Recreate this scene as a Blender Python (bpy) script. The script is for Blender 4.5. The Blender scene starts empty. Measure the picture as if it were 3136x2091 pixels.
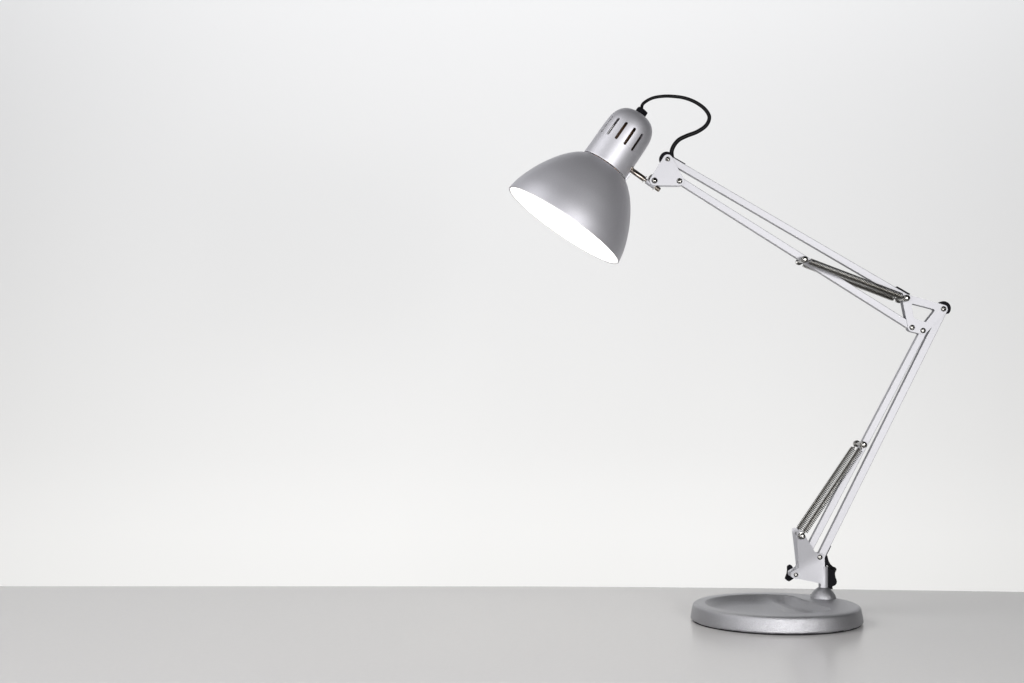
import bpy, bmesh, math, random
from mathutils import Vector, Matrix

random.seed(7)
C = bpy.context.scene.collection
scene = bpy.context.scene
PI = math.pi

# ---------------------------------------------------------------- units
# modelling unit "u": one unit = 0.364 mm; the arm plane is y = 0, the table top z = 0
S = 0.000364
DIST, EYE = 4400.0, 697.0


def W(px, py, y=0.0):
    k = (DIST + y) / DIST
    return Vector(((px - 1568) * k, y, EYE - (py - 1185) * k))


# ---------------------------------------------------------------- camera
cam = bpy.data.cameras.new('camera')
cam_o = bpy.data.objects.new('camera', cam)
C.objects.link(cam_o)
cam_o.location = (0, -DIST * S, EYE * S)
cam_o.rotation_euler = (PI / 2, 0, 0)
cam.sensor_width = 36
cam.lens = 36 * DIST / 3136
cam.shift_y = (1185 - 1045.5) / 3136
cam.clip_start, cam.clip_end = 0.05, 50
scene.camera = cam_o

# ---------------------------------------------------------------- world, lamps, exposure
world = bpy.data.worlds.new('World')
scene.world = world
world.use_nodes = True
bg = world.node_tree.nodes['Background']
bg.inputs['Color'].default_value = (0.95, 0.97, 1.0, 1)
bg.inputs['Strength'].default_value = 0.05


def area(name, loc, target, sx, sy, power, col=(1, 1, 1), spread=PI):
    l = bpy.data.lights.new(name, 'AREA')
    l.shape = 'RECTANGLE'
    l.size, l.size_y, l.energy, l.color, l.spread = sx, sy, power, col, spread
    o = bpy.data.objects.new(name, l)
    C.objects.link(o)
    o.location = loc
    o.rotation_euler = (Vector(target) - Vector(loc)).to_track_quat('-Z', 'Y').to_euler()
    return o


area('key_softbox', (0.62, -1.85, 0.37), (0.34, 0, 0.25), 0.52, 0.45, 25, (1.0, 0.99, 0.99))
area('front_fill', (-0.65, -1.95, 0.24), (0.25, 0, 0.3), 1.1, 0.8, 18, (0.99, 0.985, 1.0))
area('left_softbox', (-1.25, -0.55, 1.35), (0.1, 0, 0.3), 1.3, 1.3, 17, (0.99, 0.985, 1.0))
area('backdrop_lamp_low', (-0.15, 0.75, -1.2), (-0.1, 2.1, 0.1), 5.4, 0.7, 49, (1.0, 0.988, 0.945))
area('backdrop_lamp_high', (0.2, 0.85, 2.6), (0.2, 1.75, 1.9), 4.6, 0.7, 25, (0.975, 0.985, 1.0), math.radians(122))

vs = scene.view_settings
vs.view_transform, vs.look, vs.exposure, vs.gamma = 'Standard', 'None', 0, 1
vs.use_curve_mapping = False
scene.render.engine = 'CYCLES'
scene.cycles.max_bounces = 12


# ---------------------------------------------------------------- materials
def mat(name, base, rough=0.5, metal=0.0, spec=0.5, bump=None, speckle=None, coat=0.0, emit=None):
    m = bpy.data.materials.new(name)
    m.use_nodes = True
    nt = m.node_tree
    b = nt.nodes['Principled BSDF']
    b.inputs['Base Color'].default_value = (*base, 1)
    b.inputs['Roughness'].default_value = rough
    b.inputs['Metallic'].default_value = metal
    b.inputs['Specular IOR Level'].default_value = spec
    b.inputs['Coat Weight'].default_value = coat
    b.inputs['Coat Roughness'].default_value = 0.25
    if emit:
        b.inputs['Emission Color'].default_value = (*emit[0], 1)
        b.inputs['Emission Strength'].default_value = emit[1]
    tc = nt.nodes.new('ShaderNodeTexCoord')
    if bump:
        nz = nt.nodes.new('ShaderNodeTexNoise')
        nz.inputs['Scale'].default_value = bump[0]
        nz.inputs['Detail'].default_value = bump[2]
        nt.links.new(tc.outputs['Object'], nz.inputs['Vector'])
        bp = nt.nodes.new('ShaderNodeBump')
        bp.inputs['Strength'].default_value = bump[1]
        bp.inputs['Distance'].default_value = bump[3]
        nt.links.new(nz.outputs['Fac'], bp.inputs['Height'])
        nt.links.new(bp.outputs['Normal'], b.inputs['Normal'])
    if speckle:
        n2 = nt.nodes.new('ShaderNodeTexNoise')
        n2.inputs['Scale'].default_value = speckle[0]
        n2.inputs['Detail'].default_value = 2
        nt.links.new(tc.outputs['Object'], n2.inputs['Vector'])
        mr = nt.nodes.new('ShaderNodeMapRange')
        mr.inputs['To Min'].default_value = 1 - speckle[1]
        mr.inputs['To Max'].default_value = 1 + speckle[1]
        nt.links.new(n2.outputs['Fac'], mr.inputs['Value'])
        mx = nt.nodes.new('ShaderNodeVectorMath')
        mx.operation = 'SCALE'
        mx.inputs[0].default_value = base
        nt.links.new(mr.outputs['Result'], mx.inputs['Scale'])
        nt.links.new(mx.outputs['Vector'], b.inputs['Base Color'])
    return m


M_ARM = mat('silver_arm_paint', (0.435, 0.435, 0.455), 0.56, 0.64, bump=(2600, 0.05, 2, 0.0003), speckle=(1500, 0.10))
M_SHADE = mat('silver_shade_paint', (0.60, 0.597, 0.628), 0.55, 0.86, bump=(3000, 0.05, 2, 0.0003), speckle=(1500, 0.12))
M_BASE = mat('cast_iron_silver_paint', (0.395, 0.395, 0.411), 0.43, 0.92, bump=(1350, 0.75, 2, 0.0007), speckle=(900, 0.18))
M_CHROME = mat('chrome', (0.62, 0.60, 0.57), 0.12, 1.0)
M_ROD = mat('warm_nickel', (0.34, 0.30, 0.26), 0.13, 1.0)
M_STEEL = mat('dark_nickel', (0.22, 0.216, 0.205), 0.14, 1.0)
M_SPRING = mat('spring_steel', (0.19, 0.182, 0.165), 0.18, 1.0)
M_BLACK = mat('black_plastic', (0.006, 0.006, 0.008), 0.60, 0.0, 0.05)
M_RUBBER = mat('black_cable_sheath', (0.003, 0.003, 0.0035), 0.45, 0.0, 0.12)
M_WHITE = mat('white_enamel', (0.86, 0.855, 0.84), 0.45)
M_SOCKET = mat('brown_bakelite', (0.10, 0.055, 0.03), 0.4)
M_BULB = mat('lit_frosted_glass', (0.9, 0.9, 0.9), 0.5, emit=((1.0, 0.96, 0.90), 45))
M_PAD = mat('black_felt', (0.006, 0.006, 0.007), 0.9)
M_TABLE = mat('grey_laminate', (0.69, 0.678, 0.668), 0.24, 0.0, 0.5, bump=(900, 0.03, 2, 0.0002), speckle=(260, 0.02))
M_WALL = mat('white_backdrop_paint', (0.86, 0.862, 0.868), 0.9, 0.0, 0.1, bump=(60, 0.02, 3, 0.0005))


# ---------------------------------------------------------------- mesh helpers
WORLD = {}


def link_mesh(name, me, m, parent, loc_u):
    o = bpy.data.objects.new(name, me)
    C.objects.link(o)
    if m is not None and not me.materials:
        me.materials.append(m)
    WORLD[o] = Vector(loc_u)
    if parent is not None:
        o.parent = parent
        o.location = (Vector(loc_u) - WORLD[parent]) * S
    else:
        o.location = Vector(loc_u) * S
    return o


def build(name, vf, m, parent=None, smooth=None, bevel=0.0, origin=None):
    """vf = (verts in u, faces); one mesh object with its origin in its own middle."""
    V, F = vf
    V = [Vector(v) for v in V]
    if origin is None:
        lo = Vector([min(v[i] for v in V) for i in range(3)])
        hi = Vector([max(v[i] for v in V) for i in range(3)])
        origin = (lo + hi) / 2
    me = bpy.data.meshes.new(name)
    me.from_pydata([(v - origin) * S for v in V], [], F)
    bm = bmesh.new()
    bm.from_mesh(me)
    bmesh.ops.recalc_face_normals(bm, faces=bm.faces)
    bm.to_mesh(me)
    bm.free()
    if smooth is not None:
        me.polygons.foreach_set('use_smooth', [True] * len(me.polygons))
        me.set_sharp_from_angle(angle=math.radians(smooth))
    o = link_mesh(name, me, m, parent, origin)
    if bevel:
        b = o.modifiers.new('bevel', 'BEVEL')
        b.width, b.segments, b.limit_method, b.angle_limit = bevel * S, 3, 'ANGLE', math.radians(40)
        b.harden_normals = smooth is not None
    return o


def merge(*parts):
    V, F = [], []
    for v, f in parts:
        n = len(V)
        V += list(v)
        F += [tuple(i + n for i in q) for q in f]
    return V, F


def frame(d):
    d = Vector(d).normalized()
    a = Vector((0, -1, 0)) if abs(d.y) < 0.9 else Vector((1, 0, 0))
    x = a.cross(d).normalized()
    return d, x, d.cross(x).normalized()


def lathe(profile, O, axis, seg=64, x=None, close=False):
    """profile = [(s, r)] along axis from O."""
    d, ax, ay = frame(axis)
    if x is not None:
        ax = Vector(x).normalized()
        ay = d.cross(ax).normalized()
    V, F, rows = [], [], []
    for s, r in profile:
        if r < 1e-6:
            rows.append([len(V)])
            V.append(O + d * s)
        else:
            rows.append(list(range(len(V), len(V) + seg)))
            for k in range(seg):
                t = 2 * PI * k / seg
                V.append(O + d * s + (ax * math.cos(t) + ay * math.sin(t)) * r)
    pairs = list(zip(rows, rows[1:])) + ([(rows[-1], rows[0])] if close else [])
    for a, b in pairs:
        for k in range(seg):
            j = (k + 1) % seg
            if len(a) == 1 and len(b) == 1:
                continue
            if len(a) == 1:
                F.append((a[0], b[j], b[k]))
            elif len(b) == 1:
                F.append((a[k], a[j], b[0]))
            else:
                F.append((a[k], a[j], b[j], b[k]))
    return V, F


def spline(pts, n=10):
    pts = [Vector(p) for p in pts]
    P = [2 * pts[0] - pts[1]] + pts + [2 * pts[-1] - pts[-2]]
    out = []
    for i in range(1, len(P) - 2):
        a, b, c, d = P[i - 1:i + 3]
        for k in range(n):
            t = k / n
            out.append(0.5 * (2 * b + (c - a) * t + (2 * a - 5 * b + 4 * c - d) * t * t + (3 * b - a - 3 * c + d) * t ** 3))
    out.append(pts[-1])
    return out


def tube(path, r, seg=12):
    path = [Vector(p) for p in path]
    n = len(path)
    rr = r if callable(r) else (lambda t: r)
    V, F = [], []
    t0 = (path[1] - path[0]).normalized()
    _, x, _ = frame(t0)
    for i, p in enumerate(path):
        t = (path[min(i + 1, n - 1)] - path[max(i - 1, 0)]).normalized()
        x = (x - t * x.dot(t)).normalized()
        y = t.cross(x)
        for k in range(seg):
            a = 2 * PI * k / seg
            V.append(p + (x * math.cos(a) + y * math.sin(a)) * rr(i / (n - 1)))
    for i in range(n - 1):
        for k in range(seg):
            j = (k + 1) % seg
            F.append((i * seg + k, i * seg + j, (i + 1) * seg + j, (i + 1) * seg + k))
    F.append(tuple(range(seg - 1, -1, -1)))
    F.append(tuple(range((n - 1) * seg, n * seg)))
    return V, F


def beam(A, B, w, d, e0=0, e1=0, off=0.0):
    """square bar from A to B in the arm plane; w across (in plane), d along y, off = shift across (upwards/left)."""
    A, B = Vector(A), Vector(B)
    t = (B - A).normalized()
    A, B = A - t * e0, B + t * e1
    nrm = Vector((-t.z, 0, t.x))
    V = []
    for p in (A, B):
        for sy in (-1, 1):
            for sn in (-1, 1):
                V.append(p + nrm * (off + sn * w / 2) + Vector((0, sy * d / 2, 0)))
    return V, [(0, 1, 3, 2), (4, 6, 7, 5), (0, 4, 5, 1), (2, 3, 7, 6), (0, 2, 6, 4), (1, 5, 7, 3)]


def prism(pts, y0, y1, proj=None):
    """outline in photo pixels, taken at depth proj (default y0), extruded from y0 to y1."""
    P = [W(x, y, y0 if proj is None else proj) for x, y in pts]
    n = len(P)
    V = [Vector((p.x, y0, p.z)) for p in P] + [Vector((p.x, y1, p.z)) for p in P]
    F = [tuple(range(n)), tuple(range(2 * n - 1, n - 1, -1))]
    F += [(i, (i + 1) % n, n + (i + 1) % n, n + i) for i in range(n)]
    return V, F


def hull(circles, n=40):
    pts = sorted({(round(x + r * math.cos(2 * PI * k / n), 4), round(y + r * math.sin(2 * PI * k / n), 4))
                  for x, y, r in circles for k in range(n)})

    def half(ps):
        h = []
        for p in ps:
            while len(h) > 1 and (h[-1][0] - h[-2][0]) * (p[1] - h[-2][1]) - (h[-1][1] - h[-2][1]) * (p[0] - h[-2][0]) <= 0:
                h.pop()
            h.append(p)
        return h
    return half(pts)[:-1] + half(pts[::-1])[:-1]


def fillet(poly, n=6):
    """poly = [(x, y, r)] -> rounded outline."""
    out = []
    m = len(poly)
    for i in range(m):
        x, y, r = poly[i]
        p = Vector((x, y))
        a = (Vector(poly[i - 1][:2]) - p)
        b = (Vector(poly[(i + 1) % m][:2]) - p)
        if r <= 0:
            out.append((x, y))
            continue
        half = a.angle(b) / 2
        t = min(r / math.tan(half), a.length * 0.49, b.length * 0.49)
        p0, p1 = p + a.normalized() * t, p + b.normalized() * t
        for k in range(n + 1):
            u = k / n
            q = p0 * (1 - u) ** 2 + p * 2 * u * (1 - u) + p1 * u * u
            out.append((q.x, q.y))
    return out


def plate(outline, holes, yf, thick, proj=0.0, creases=()):
    """sheet-metal plate: outline/holes in photo pixels, front face at y = yf(px, py), thickness thick (towards +y)."""
    bm = bmesh.new()
    edges = []
    for loop in [outline] + list(holes):
        vs_ = [bm.verts.new((x, y, 0)) for x, y in loop]
        edges += [bm.edges.new((vs_[i], vs_[(i + 1) % len(vs_)])) for i in range(len(vs_))]
    bmesh.ops.triangle_fill(bm, use_beauty=True, use_dissolve=False, edges=edges)
    for co, no in creases:
        bmesh.ops.bisect_plane(bm, geom=bm.verts[:] + bm.edges[:] + bm.faces[:], plane_co=(*co, 0), plane_no=(*no, 0))
    bm.verts.index_update()
    bm.verts.ensure_lookup_table()
    front, back = [], []
    for v in bm.verts:
        y = yf(v.co.x, v.co.y)
        p = W(v.co.x, v.co.y, proj if proj is not None else y)
        front.append(Vector((p.x, y, p.z)))
        back.append(Vector((p.x, y + thick, p.z)))
    n = len(front)
    F = [tuple(v.index for v in f.verts) for f in bm.faces]
    B = [tuple(n + i for i in reversed(f)) for f in F]
    Q = []
    for e in bm.edges:
        if len(e.link_faces) == 1:
            a, b = e.verts[0].index, e.verts[1].index
            Q.append((a, b, n + b, n + a))
    bm.free()
    return front + back, F + B + Q


# ---------------------------------------------------------------- setting: backdrop wall and table top
def setting(name, vf, m, label, cat, **kw):
    o = build(name, vf, m, None, **kw)
    o['kind'] = 'structure'
    o['label'] = label
    o['category'] = cat
    return o


WY = 5770.0
setting('wall', ([(-11000, WY, -5000), (11000, WY, -5000), (11000, WY, 9000), (-11000, WY, 9000),
                  (-11000, WY + 200, -5000), (11000, WY + 200, -5000), (11000, WY + 200, 9000), (-11000, WY + 200, 9000)],
                 [(0, 1, 2, 3), (7, 6, 5, 4), (0, 4, 5, 1), (1, 5, 6, 2), (2, 6, 7, 3), (3, 7, 4, 0)]),
        M_WALL, 'plain white backdrop wall behind the table', 'wall')

edge_px = [(-500, 1794.5), (1000, 1794.8), (1650, 1795.5), (2000, 1797.5), (2350, 1801), (2750, 1806.5), (3136, 1812), (3700, 1820)]
back = []
for px, py in edge_px:
    d = EYE * DIST / (py - 1185)
    back.append(((px - 1568) * d / DIST, d - DIST))
outl = [(-3400, -1900), (4300, -1900), (4300, back[-1][1])] + back[::-1] + [(-3400, back[0][1])]
nT = len(outl)
setting('tabletop', ([(x, y, 0) for x, y in outl] + [(x, y, -70) for x, y in outl],
                     [tuple(range(nT)), tuple(range(2 * nT - 1, nT - 1, -1))] +
                     [(i, (i + 1) % nT, nT + (i + 1) % nT, nT + i) for i in range(nT)]),
        M_TABLE, 'satin grey table top under the desk lamp', 'table top', bevel=3.0)

# ---------------------------------------------------------------- the lamp
BX, BY = 786.6, -122.0            # centre of the base
lamp = bpy.data.objects.new('desk_lamp', None)
C.objects.link(lamp)
lamp.location = (BX * S, BY * S, 0)
WORLD[lamp] = Vector((BX, BY, 0))
lamp['label'] = 'silver spring-arm desk lamp with bell shade, switched on, on the grey table'
lamp['category'] = 'desk lamp'

# ---- screws share one mesh: a pan head with a cross recess, facing the camera (-y), unit radius
def screw_vf():
    V, F, rows = [], [], []
    NR, NA = 16, 48
    for i in range(NR + 1):
        r = i / NR
        row = []
        for k in range(NA if i else 1):
            a = 2 * PI * k / NA + 0.4
            x, z = r * math.cos(a), r * math.sin(a)
            h = 0.62 * math.sqrt(max(0, 1 - 0.93 * r ** 3))
            ca, sa = math.cos(0.75), math.sin(0.75)
            u, v = abs(x * ca + z * sa), abs(-x * sa + z * ca)
            arm = min(max(u / 0.60, v / 0.17), max(v / 0.60, u / 0.17))
            if arm < 1:
                h -= 0.34 * min(1, (1 - arm) * 3)
            row.append(len(V))
            V.append(Vector((x, -h, z)))
        rows.append(row)
    rows.append([])
    for k in range(NA):
        v = V[rows[NR][k]]
        rows[-1].append(len(V))
        V.append(Vector((v.x, 0.1, v.z)))
    for k in range(NA):
        F.append((rows[0][0], rows[1][k], rows[1][(k + 1) % NA]))
    for a, b in zip(rows[1:], rows[2:]):
        for k in range(NA):
            j = (k + 1) % NA
            F.append((a[k], b[k], b[j], a[j]))
    return V, F


screw_first = None


def screw(px, py, y, r, parent, rot=0.0):
    global screw_first
    p = W(px, py, y)
    if screw_first is None:
        o = build('screw', screw_vf(), M_STEEL, parent, smooth=50, origin=Vector((0, 0, 0)))
        screw_first = o
    else:
        o = screw_first.copy()
        C.objects.link(o)
        o.parent = parent
    WORLD[o] = p
    o.location = (p - WORLD[parent]) * S
    o.scale = (r, r, r)
    o.rotation_euler = (0, rot, 0)
    return o


# ---- base: cast disc with a scooped tray
RB, RT, ZT = 253.0, 247.0, 52.0


def sstep(a, b, x):
    t = max(0.0, min(1.0, (x - a) / (b - a)))
    return t * t * (3 - 2 * t)


def base_height(x, y):
    r = math.hypot(x, y)
    z = ZT
    # rounded outer rim
    if r > RT - 16:
        t = min(1, (r - (RT - 16)) / 16)
        z -= 9 * (1 - math.sqrt(max(0, 1 - t * t)))
    # signed depth inside the tray edge
    d1 = 193 - math.hypot(x + 17, y - 3)                # round wall
    d2 = (77 + (169 - y) * 0.244 - x) / 1.029            # straight lip on the post side
    k = 24.0
    h = max(k - abs(d1 - d2), 0) / k
    d = min(d1, d2) - h * h * k * 0.25
    bowl = 27 * (1 - (1 - max(0, min(1, d1 / 58))) ** 2)
    groove = 26 * (1 - (1 - max(0, min(1, d2 / 36))) ** 2)
    ridge = 7 * math.exp(-((d2 - 66) / 22) ** 2)
    q = max(10 - abs(bowl - groove), 0) / 10
    depth = min(bowl, groove) - q * q * 2.5 - ridge * sstep(0, 30, d1)
    if d > 0:
        z -= depth * sstep(0, 2.2, d)
    return z


V, F = [], []
NA = 220
rings = [(RB - 3, 5.0), (RB - 0.5, 7.0), (RB, 9.5), (RB - 1.5, 18), (RB - 3, 28), (RB - 4.6, 36), (RT + 0.2, 41.5)]
rr_top = [RT - 0.4 - i * 1.2 for i in range(1, 14)]
r = rr_top[-1]
while r > 3:
    r -= 2.6
    rr_top.append(r)
rowsB = []
for rr, z in rings:
    rowsB.append(list(range(len(V), len(V) + NA)))
    for k in range(NA):
        a = 2 * PI * k / NA
        w_ = random.uniform(-0.9, 0.9) if z < 8 else 0
        V.append(Vector((BX + rr * math.cos(a), BY + rr * math.sin(a), z + w_)))
for rr in rr_top:
    if rr <= 0:
        break
    rowsB.append(list(range(len(V), len(V) + NA)))
    for k in range(NA):
        a = 2 * PI * k / NA
        x, y = rr * math.cos(a), rr * math.sin(a)
        V.append(Vector((BX + x, BY + y, base_height(x, y))))
for a, b in zip(rowsB, rowsB[1:]):
    for k in range(NA):
        j = (k + 1) % NA
        F.append((a[k], a[j], b[j], b[k]))
F.append(tuple(rowsB[-1]))
F.append(tuple(rowsB[0][::-1]))
base = build('base', (V, F), M_BASE, lamp, smooth=60)
POST = W(2521, 1797, 0)
build('foot_pad', lathe([(0.2, 0), (0.2, RB - 6), (6, RB - 5), (6, 0)], Vector((BX, BY, 0)), (0, 0, 1), 128), M_PAD, base, smooth=40)
build('post_socket', lathe([(49, 0), (49, 40), (52.3, 39.2), (56.5, 38.2), (62, 36), (68.5, 32.3), (74, 27.5), (78, 23.3), (82, 18), (85, 12.8), (86.5, 9), (86.5, 0)],
                           Vector((POST.x, 0, 0)), (0, 0, 1), 72), M_BASE, base, smooth=40)

# ---- bottom bracket
def bz(x, y):
    return 2350 + x / 6.03, 1580 + y / 6.03


def bgap(px, py):
    g = 14.8 + max(0.0, 2512 - px) * 0.09
    e = (px - 2464.4) * -0.486 + (py - 1729.3) * -0.874
    e += 14
    e = 0 if e < 0 else (e * e / 56 if e < 28 else e - 14)
    return g + 0.17 * e


brk = []
for x, y, r in [(540, 262, 17), (640, 262, 17), (712, 385, 9), (878, 668, 16), (930, 688, 6), (1056, 688, 11), (1062, 940, 0), (1035, 940, 0),
                (1035, 1325, 0), (990, 1325, 0), (985, 1300, 3), (1000, 1262, 3), (965, 1243, 3), (900, 1228, 0), (430, 1130, 15),
                (432, 1045, 10), (578, 958, 4), (562, 600, 0)]:
    brk.append((*bz(x, y), r))
brk = fillet(brk)
cre = [((2464.4 - 0.486 * q, 1729.3 - 0.874 * q), (-0.486, -0.874)) for q in (-14, -9, -4, 0, 4, 9, 14)] + [((2512, 1700), (1, 0))]
bracket = build('bracket', merge(plate(brk, [], lambda x, y: -bgap(x, y), 3.2, None, cre),
                                 ), M_ARM, lamp, smooth=25, bevel=0.9)


def plate_at_front(outline, yf, thick, creases):
    """the rear twin: same outline in the world as the front plate, mirrored in y"""
    V_, F_ = plate(outline, [], lambda x, y: -bgap(x, y), thick, None, creases)
    return [Vector((v.x, -v.y, v.z)) for v in V_], F_


build('bracket', plate_at_front(brk, None, 2.5, cre), M_ARM, lamp, smooth=25, bevel=0.9)
# folded web between the two cheeks, low on the left
wa, wb = W(*bz(572, 962), 0), W(*bz(440, 1046), 0)
webV = []
for p, g in ((wa, bgap(*bz(572, 962))), (wb, bgap(*bz(440, 1046)))):
    for sy in (-1, 1):
        for dz in (0, -3):
            webV.append(Vector((p.x + 1.2, sy * (g - 1.5), p.z + dz - 1)))
build('bracket_web', (webV, [(0, 1, 3, 2), (4, 6, 7, 5), (0, 4, 5, 1), (2, 3, 7, 6), (0, 2, 6, 4), (1, 5, 7, 3)]), M_ARM, bracket)
p = W(*bz(512, 1085), 0)
gl = bgap(*bz(512, 1085))
build('spacer', lathe([(-gl + 1, 0), (-gl + 1, 11), (gl - 1, 11), (gl - 1, 0)], p, (0, 1, 0), 36), M_ARM, bracket, smooth=40)
zs = W(0, 1734.5, 0).z
build('post_sleeve', lathe([(POST.z - 2, 8), (POST.z - 2, 14.2), (zs - 1, 14.4), (zs, 13.6), (zs, 0)], Vector((POST.x, 0, 0)), (0, 0, 1), 48), M_ARM, bracket, smooth=40)
for x, y, r, ro in ((970, 760, 8.0, 0.2), (528, 1085, 7.0, 0.9)):
    px, py = bz(x, y)
    screw(px, py, -bgap(px, py) - 0.2, r, bracket, ro)
# wing knobs
k1 = [bz(*q) for q in [(372, 935), (398, 912), (425, 903), (450, 912), (466, 932), (476, 965), (515, 1015), (560, 1045), (570, 1085), (545, 1120), (490, 1155), (440, 1190),
                       (402, 1212), (368, 1195), (330, 1160), (350, 1110), (366, 1060), (374, 1000)]]
build('wing_knob', prism(k1, 30, 44), M_BLACK, bracket, smooth=40, bevel=2.0)
k2 = [bz(*q) for q in [(1108, 930), (1165, 960), (1215, 985), (1248, 1015), (1254, 1060), (1256, 1100), (1264, 1140), (1280, 1175), (1288, 1212), (1283, 1245), (1255, 1280),
                       (1203, 1303), (1208, 1330), (1214, 1356), (1170, 1350), (1108, 1330), (1080, 1250), (1080, 1000)]]
build('wing_knob', prism(k2, 8, 30), M_BLACK, bracket, smooth=40, bevel=1.5)

# ---- arm bars
HT = W(2045, 486.5)      # head plate, top pivot
HR = W(2081, 553.5)      # head plate, lower right pivot
E1 = W(2779, 914.5)      # elbow: end of the top bar
E2 = W(2889.6, 945.5)    # elbow: right pivot
E3 = W(2827, 1012.4)     # elbow: lower right pivot
E4 = W(2793.3, 1003.5)   # elbow: lower left pivot
BR = W(2511, 1706)       # bracket: right pivot
BL = W(2435.5, 1760)     # bracket: left pivot
bw, bd = 20.5, 24.0
bar_a = build('arm_bar', beam(HT, E1, bw, bd, 6, 4), M_ARM, lamp, smooth=35, bevel=1.7)
bar_b = build('arm_bar', beam(HR, E4, 21.0, bd, 5, 5), M_ARM, lamp, smooth=35, bevel=1.7)
bar_c = build('arm_bar', beam(E2, BR, 22.5, bd, 4, 5), M_ARM, lamp, smooth=35, bevel=1.7)
bar_d = build('arm_bar', beam(E3, BL, 20.5, bd, 5, 4), M_ARM, lamp, smooth=35, bevel=1.7)


# ---- black end caps and straps
def cap(P, T, r, strap0, strap1, side, parent, cut=0.72):
    """round plug at pivot P on the bar running towards T, with a strap lying on the outside of the bar."""
    t = (T - P).normalized()
    nrm = Vector((-t.z, 0, t.x)) * side
    pts = []
    for k in range(33):
        a = PI / 2 - cut + (PI + 2 * cut - 0.7) * k / 32 + 0.35
        pts.append(P + t * (r * math.cos(a)) + nrm * (r * math.sin(a)))
    n = len(pts)
    d = 9.6
    V_ = [Vector((q.x, -d, q.z)) for q in pts] + [Vector((q.x, d, q.z)) for q in pts]
    F_ = [tuple(range(n)), tuple(range(2 * n - 1, n - 1, -1))] + [(i, (i + 1) % n, n + (i + 1) % n, n + i) for i in range(n)]
    parts = [(V_, F_)]
    if strap1 > strap0:
        parts.append(beam(P + t * strap0, P + t * strap1, 5.2, 17, off=side * 13.2))
    return build('end_cap', merge(*parts), M_BLACK, parent, smooth=40, bevel=0.8)


cap(W(2040.6, 486.8), E1, 21.6, 8, 58, 1, bar_a)
cap(W(2887.5, 944.5), BR, 22.0, -4, 12, 1, bar_c)
build('cable_clip', beam(E1 + (HT - E1).normalized() * 2, E1 + (HT - E1).normalized() * 48, 5.4, 17, off=-13.0), M_BLACK, bar_a, bevel=0.8)
build('cable_clip', prism([bz(*q) for q in [(1150, 540), (1170, 552), (1088, 716), (1110, 800), (1135, 870), (1095, 905), (1060, 925), (1056, 712)]], -8, 9, 0),
      M_BLACK, bar_c, bevel=0.8)

# ---- head plates (three-cornered) with screws
tri = hull([(2045, 486.8, 14.3), (2004.3, 552.8, 14.6), (2080.6, 553.6, 14.6)])
hp = build('head_plate', plate(tri, [], lambda x, y: -15.4, 3.0, -15.4), M_ARM, lamp, bevel=1.0)
Vr, Fr = plate(tri, [], lambda x, y: -15.4, 3.0, -15.4)
build('head_plate', ([Vector((v.x, -v.y, v.z)) for v in Vr], Fr), M_ARM, lamp, bevel=1.0)
screw(2045, 487, -15.6, 7.4, hp, 0.3)
screw(2081, 554, -15.6, 8.8, hp, 1.0)
p = W(2004.7, 552.6, -15.6)
build('pivot_rivet', lathe([(-1, 0), (-1, 9.3), (1.5, 9.2), (3.6, 7.8), (5.2, 5.4), (6.1, 2.8), (6.4, 0)], p, (0, -1, 0), 40), M_STEEL, hp, smooth=60)

# ---- elbow plates with a cut-out
def ez(x, y):
    return 2720 + x / 7.84, 860 + y / 7.84


elb = hull([(*ez(392, 380), 8.0), (*ez(470, 405), 9.5), (*ez(1330, 670), 12.3), (*ez(840, 1190), 12.3), (*ez(577, 1122), 12.3)])
win = fillet([(*ez(552, 535), 5), (*ez(1140, 690), 5), (*ez(905, 988), 5), (*ez(622, 905), 5)])
VE, FE = plate(elb, [win], lambda x, y: -15.4, 3.0, -15.4)
ep = build('elbow_plate', (VE, FE), M_ARM, lamp, bevel=1.3)
build('elbow_plate', ([Vector((v.x, -v.y, v.z)) for v in VE], FE), M_ARM, lamp, bevel=0.9)
for (x, y), ro in (((1330, 670), 0.5), ((575, 1118), 1.2), ((838, 1193), 0.1)):
    screw(*ez(x, y), -15.6, 8.4, ep, ro)

# ---- springs and the pins that carry them
SY = 45.0


def pin(px, py, parent, ymax=SY + 12, r=8.8):
    p = W(px, py, -ymax)
    prof = []
    e = ymax
    for s, q in ((-e, 0), (-e, 3.0), (-e + 0.8, 7.0), (-e + 2.6, r), (-e + 7, r), (-e + 8, 5.2), (-e + 15, 5.2), (-e + 16, 10.4), (-e + 20, 10.4), (-e + 21, 6.0)):
        prof.append((s, q))
    prof += [(-s, q) for s, q in prof[::-1]]
    return build('spring_pin', lathe(prof, Vector((p.x, 0, p.z)), (0, 1, 0), 36), M_STEEL, parent, smooth=40)


pin_a = pin(2466.5, 793.0, bar_b)
pin_b = pin(2779.5, 912.0, ep)
pin_c = pin(2647.6, 1362.2, bar_d)
pin_d = pin(2458.2, 1642.5, bracket)


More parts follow.
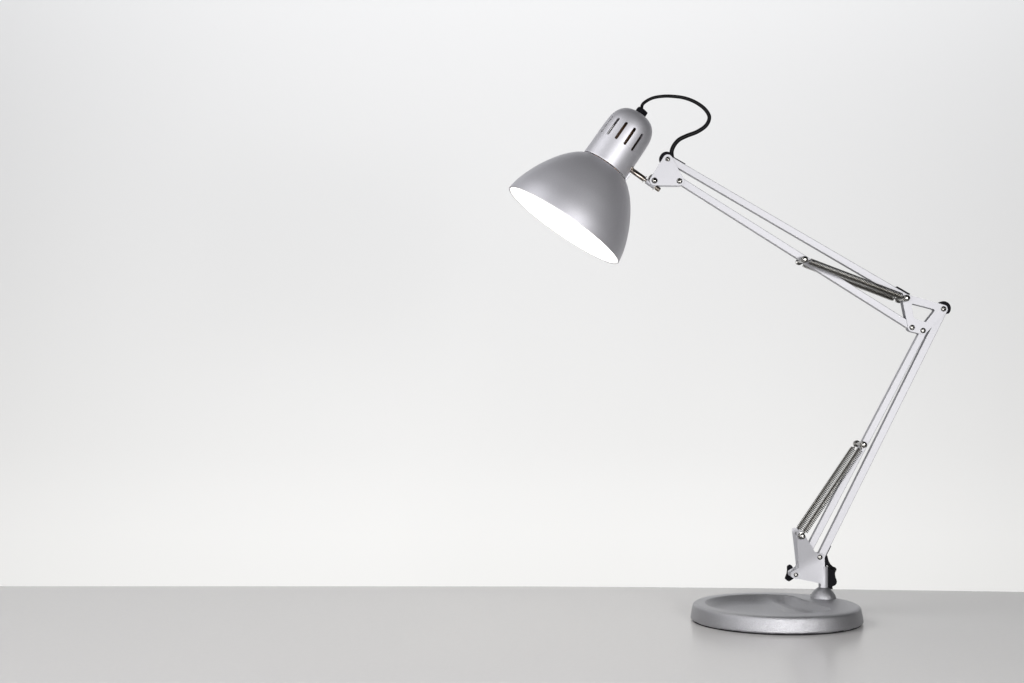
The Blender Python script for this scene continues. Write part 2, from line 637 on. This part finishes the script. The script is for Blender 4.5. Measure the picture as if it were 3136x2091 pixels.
def spring(pa, pb, y, turns, R, rw, gap0=14, gap1=14, sag=0.0):
    A, B = Vector((WORLD[pa].x, y, WORLD[pa].z)), Vector((WORLD[pb].x, y, WORLD[pb].z))
    t, x, v = frame(B - A)
    L = (B - A).length
    path = []
    # eye around the first pin
    for k in range(15):
        a = 2 * PI * 0.08 + 2 * PI * 0.84 * k / 14
        path.append(A + (t * math.cos(a) + Vector((-t.z, 0, t.x)) * math.sin(a)) * 8.2)
    eye0 = path
    n = 12
    hel = []
    L0, L1 = gap0, L - gap1
    for k in range(turns * n + 1):
        f = k / (turns * n)
        a = 2 * PI * k / n
        edge = min(1.0, min(f, 1 - f) * turns * 1.2 + 0.25)
        c = A + t * (L0 + (L1 - L0) * f) + Vector((0, 0, -sag * 4 * f * (1 - f)))
        hel.append(c + (x * math.cos(a) + v * math.sin(a)) * R * edge)
    eye1 = []
    for k in range(15):
        a = PI + 2 * PI * 0.08 + 2 * PI * 0.84 * k / 14
        eye1.append(B + (t * math.cos(a) + Vector((-t.z, 0, t.x)) * math.sin(a)) * 8.2)
    return build('spring', tube(eye0 + hel + eye1, rw, 6), M_SPRING, lamp, smooth=80)


for y in (-SY, SY):
    spring(pin_a, pin_b, y, 68, 9.2, 1.6, 15, 14)
    spring(pin_c, pin_d, y, 56, 8.6, 1.6, 15, 13)

# ---- lamp head
PHI = math.radians(2.6)
O = W(1725.5, 691.5)
a_ = math.atan2(0.825, 0.565)
U = Vector((math.cos(a_) * math.cos(PHI), math.sin(PHI), math.sin(a_) * math.cos(PHI)))
WV = Vector((math.sin(a_), 0, -math.cos(a_)))
FV = U.cross(WV)
if FV.y > 0:
    FV = -FV
head_prof = [(0, 202), (2.5, 203), (6, 202.6), (15, 201.3), (30, 198.8), (48, 194.2), (68, 187.2), (88, 179), (102, 173.2), (122, 163), (145, 149.5),
             (162, 138.2), (178, 126.3), (191, 115), (204, 101.5), (213, 91), (219, 82), (221.5, 77)]


def smooth_prof(pr, n=4):
    pts = spline([Vector((s, r, 0)) for s, r in pr], n)
    return [(q.x, q.y) for q in pts]


outer = smooth_prof(head_prof)
for _ in range(16):                     # fair the curve above the rolled rim
    outer = outer[:9] + [((a[0] + 2 * b[0] + c[0]) / 4, (a[1] + 2 * b[1] + c[1]) / 4)
                         for a, b, c in zip(outer[8:], outer[9:], outer[10:])] + outer[-1:]
inner = [(max(s - 2.2, 1.2 if s > 1 else 0), max(r - 3.4, 60)) for s, r in outer]
shade = build('shade', lathe([(1.5, 198.0), (0, 199.5)] + outer + [(222.2, 73), (222.2, 62)], O, U, 160, x=WV), M_SHADE, lamp, smooth=60)
refl = [(1.0, 198.2)] + [(s, min(r, 198)) for s, r in inner[3:]]
build('reflector', lathe(refl, O, U, 128, x=WV), M_WHITE, shade, smooth=60)

# housing with vent slots cut through its wall
hp_out = [(224.4, 73.5), (224.6, 76.2), (226, 76.7), (240, 76.3), (290, 75.6), (330, 75.0), (356, 73.8), (370, 71.6), (382, 67.8), (393, 62.0), (402, 54.5),
          (409, 45.5), (414, 34), (417, 20), (418, 8)]
hp_o = hp_out[:3] + smooth_prof(hp_out[2:], 4)[1:]
hp_in = [(s - (3.6 if s > 350 else 0), max(r - 3.4, 0.5)) for s, r in hp_o[2:]]
prof = hp_o + [(418, 0)]
inn = [(414, 0)] + [(min(s, 414), r) for s, r in hp_in[::-1]] + [(224.4, 72.5)]
housing = build('socket_housing', lathe(prof + inn, O, U, 144, x=WV, close=True), M_SHADE, lamp, smooth=50)
CV, CF = [], []
for k in range(11):
    th = math.radians(35 - 24 * k)
    rad = WV * math.sin(th) + FV * math.cos(th)
    tan = WV * math.cos(th) - FV * math.sin(th)
    ring = []
    for i in range(20):
        b = 2 * PI * i / 20
        cs, sn = math.cos(b), math.sin(b)
        ring.append((327.5 + 4.8 * cs + (26.6 if cs > 0 else -26.6), 4.8 * sn))
    n0 = len(CV)
    for rr in (58, 92):
        for s, q in ring:
            CV.append(O + U * s + rad * rr + tan * q)
    CF += [tuple(n0 + i for i in range(20)), tuple(n0 + 39 - i for i in range(20))]
    CF += [(n0 + i, n0 + (i + 1) % 20, n0 + 20 + (i + 1) % 20, n0 + 20 + i) for i in range(20)]
cut = build('slot_cutter', (CV, CF), None)
bo = housing.modifiers.new('slots', 'BOOLEAN')
bo.operation, bo.object, bo.solver = 'DIFFERENCE', cut, 'EXACT'
dg = bpy.context.evaluated_depsgraph_get()
dg.update()
nm = bpy.data.meshes.new_from_object(housing.evaluated_get(dg))
housing.modifiers.clear()
housing.data = nm
nm.polygons.foreach_set('use_smooth', [True] * len(nm.polygons))
nm.set_sharp_from_angle(angle=math.radians(40))
if not nm.materials:
    nm.materials.append(M_SHADE)
cm = cut.data
bpy.data.objects.remove(cut)
bpy.data.meshes.remove(cm)

build('bulb_socket', lathe([(196, 0), (196, 40), (215, 52), (300, 52), (301, 48), (345, 48), (372, 34), (385, 0)], O, U, 48), M_SOCKET, housing, smooth=40)
build('bulb', lathe([(78, 0), (80, 14), (87, 26), (98, 34), (112, 37), (128, 35), (145, 28), (165, 21), (190, 20), (196, 20)], O, U, 40), M_BULB, lamp, smooth=60)
build('cable_gland', lathe([(412, 0), (412, 20.5), (432, 20), (435, 18), (435, 0)], O - WV * 0.5, U, 6, x=(WV + FV * 0.45)), M_BLACK, housing, bevel=1.0)

# swivel between head and arm
A0, A1 = W(1933.0, 519.6), W(1974.0, 549.0)
ta = (A1 - A0).normalized()
rod = build('swivel_rod', merge(lathe([(-3, 0), (-3, 7), (-1, 8.6), (49.5, 8.6), (49.5, 5.2), (58, 5.2), (58, 0)], A0, ta, 32),
                                lathe([(86, 0), (86, 4.6), (93, 4.6), (93, 7.4), (106, 7.4), (108, 5.5), (108, 0)], A0, ta, 20)), M_ROD, lamp, smooth=40)
build('washer', lathe([(49.8, 0), (49.8, 12.4), (51.6, 12.4), (51.6, 0)], A0, ta, 36), M_CHROME, rod, smooth=40)
build('washer', lathe([(88.6, 0), (88.6, 13.0), (90.4, 13.0), (90.4, 0)], A0, ta, 36), M_CHROME, rod, smooth=40)
build('swivel_clamp', lathe([(57, 0), (57, 7.6), (59, 8.8), (86, 8.8), (88, 8.0), (88, 0)], A0, ta, 32), M_ARM, rod, smooth=40)
build('ball_nut', lathe([(-6, 0), (-5.2, 2.8), (-3, 5.0), (0, 6), (3, 5.0), (5.2, 2.8), (6, 0)], W(1935.0, 514.3, -8), (0, -1, 0), 24), M_ROD, rod, smooth=60)
# steel tab that carries the rod on the housing
tabp = [O + U * s + WV * r_ for s, r_ in ((258, 75.0), (258, 78.6), (245, 80.5), (224, 78.5), (224, 75.0))]
tabV = [q + Vector((0, -11, 0)) for q in tabp] + [q + Vector((0, 11, 0)) for q in tabp]
build('mounting_tab', (tabV, [tuple(range(5)), tuple(range(9, 4, -1))] + [(i, (i + 1) % 5, 5 + (i + 1) % 5, 5 + i) for i in range(5)]), M_SHADE, rod, bevel=0.8)
# knurled nut behind the plates
kv = []
for k in range(72):
    r_ = 19.5 if k % 3 else 17.6
    a = 2 * PI * k / 72
    kv.append((2003.0 + r_ * math.cos(a), 551.0 + r_ * math.sin(a)))
build('knurled_nut', prism(kv, 15, 27), M_CHROME, hp, smooth=30, bevel=0.5)
build('pivot_bolt', lathe([(-12, 6), (36, 6), (38, 4), (38, 0)], W(2004.7, 552.6, 0), (0, 1, 0), 24), M_CHROME, hp, smooth=40)


# ---- cable
def cz(x, y):
    return W(1520 + x / 2.751, 260 + y / 2.751)


path = [O + U * 428, cz(1228, 172), cz(1262, 137), cz(1322, 108), cz(1400, 95), cz(1480, 95), cz(1580, 108), cz(1672, 142), cz(1748, 194), cz(1790, 252),
        cz(1790, 300), cz(1758, 350), cz(1690, 395), cz(1605, 428), cz(1538, 462), cz(1495, 512), cz(1477, 562), cz(1481, 610), cz(1492, 640)]
build('cable', tube(spline(path, 8), lambda t: 4.9 + 1.7 * sstep(0.1, 0.85, t), 16), M_RUBBER, lamp, smooth=80)
p2 = [W(*bz(1078, 740), 2), W(*bz(1100, 830), 3), W(*bz(1140, 905), 4), W(*bz(1195, 958), 8), W(*bz(1243, 978), 20), W(*bz(1235, 1010), 42), W(*bz(1190, 1100), 62),
      W(*bz(1160, 1220), 80), Vector((945, 165, 30)), Vector((920, 225, 6)), Vector((820, 262, 6)), Vector((690, 235, 6))]
build('cable', tube(spline(p2, 8), 5.4, 14), M_RUBBER, lamp, smooth=80)
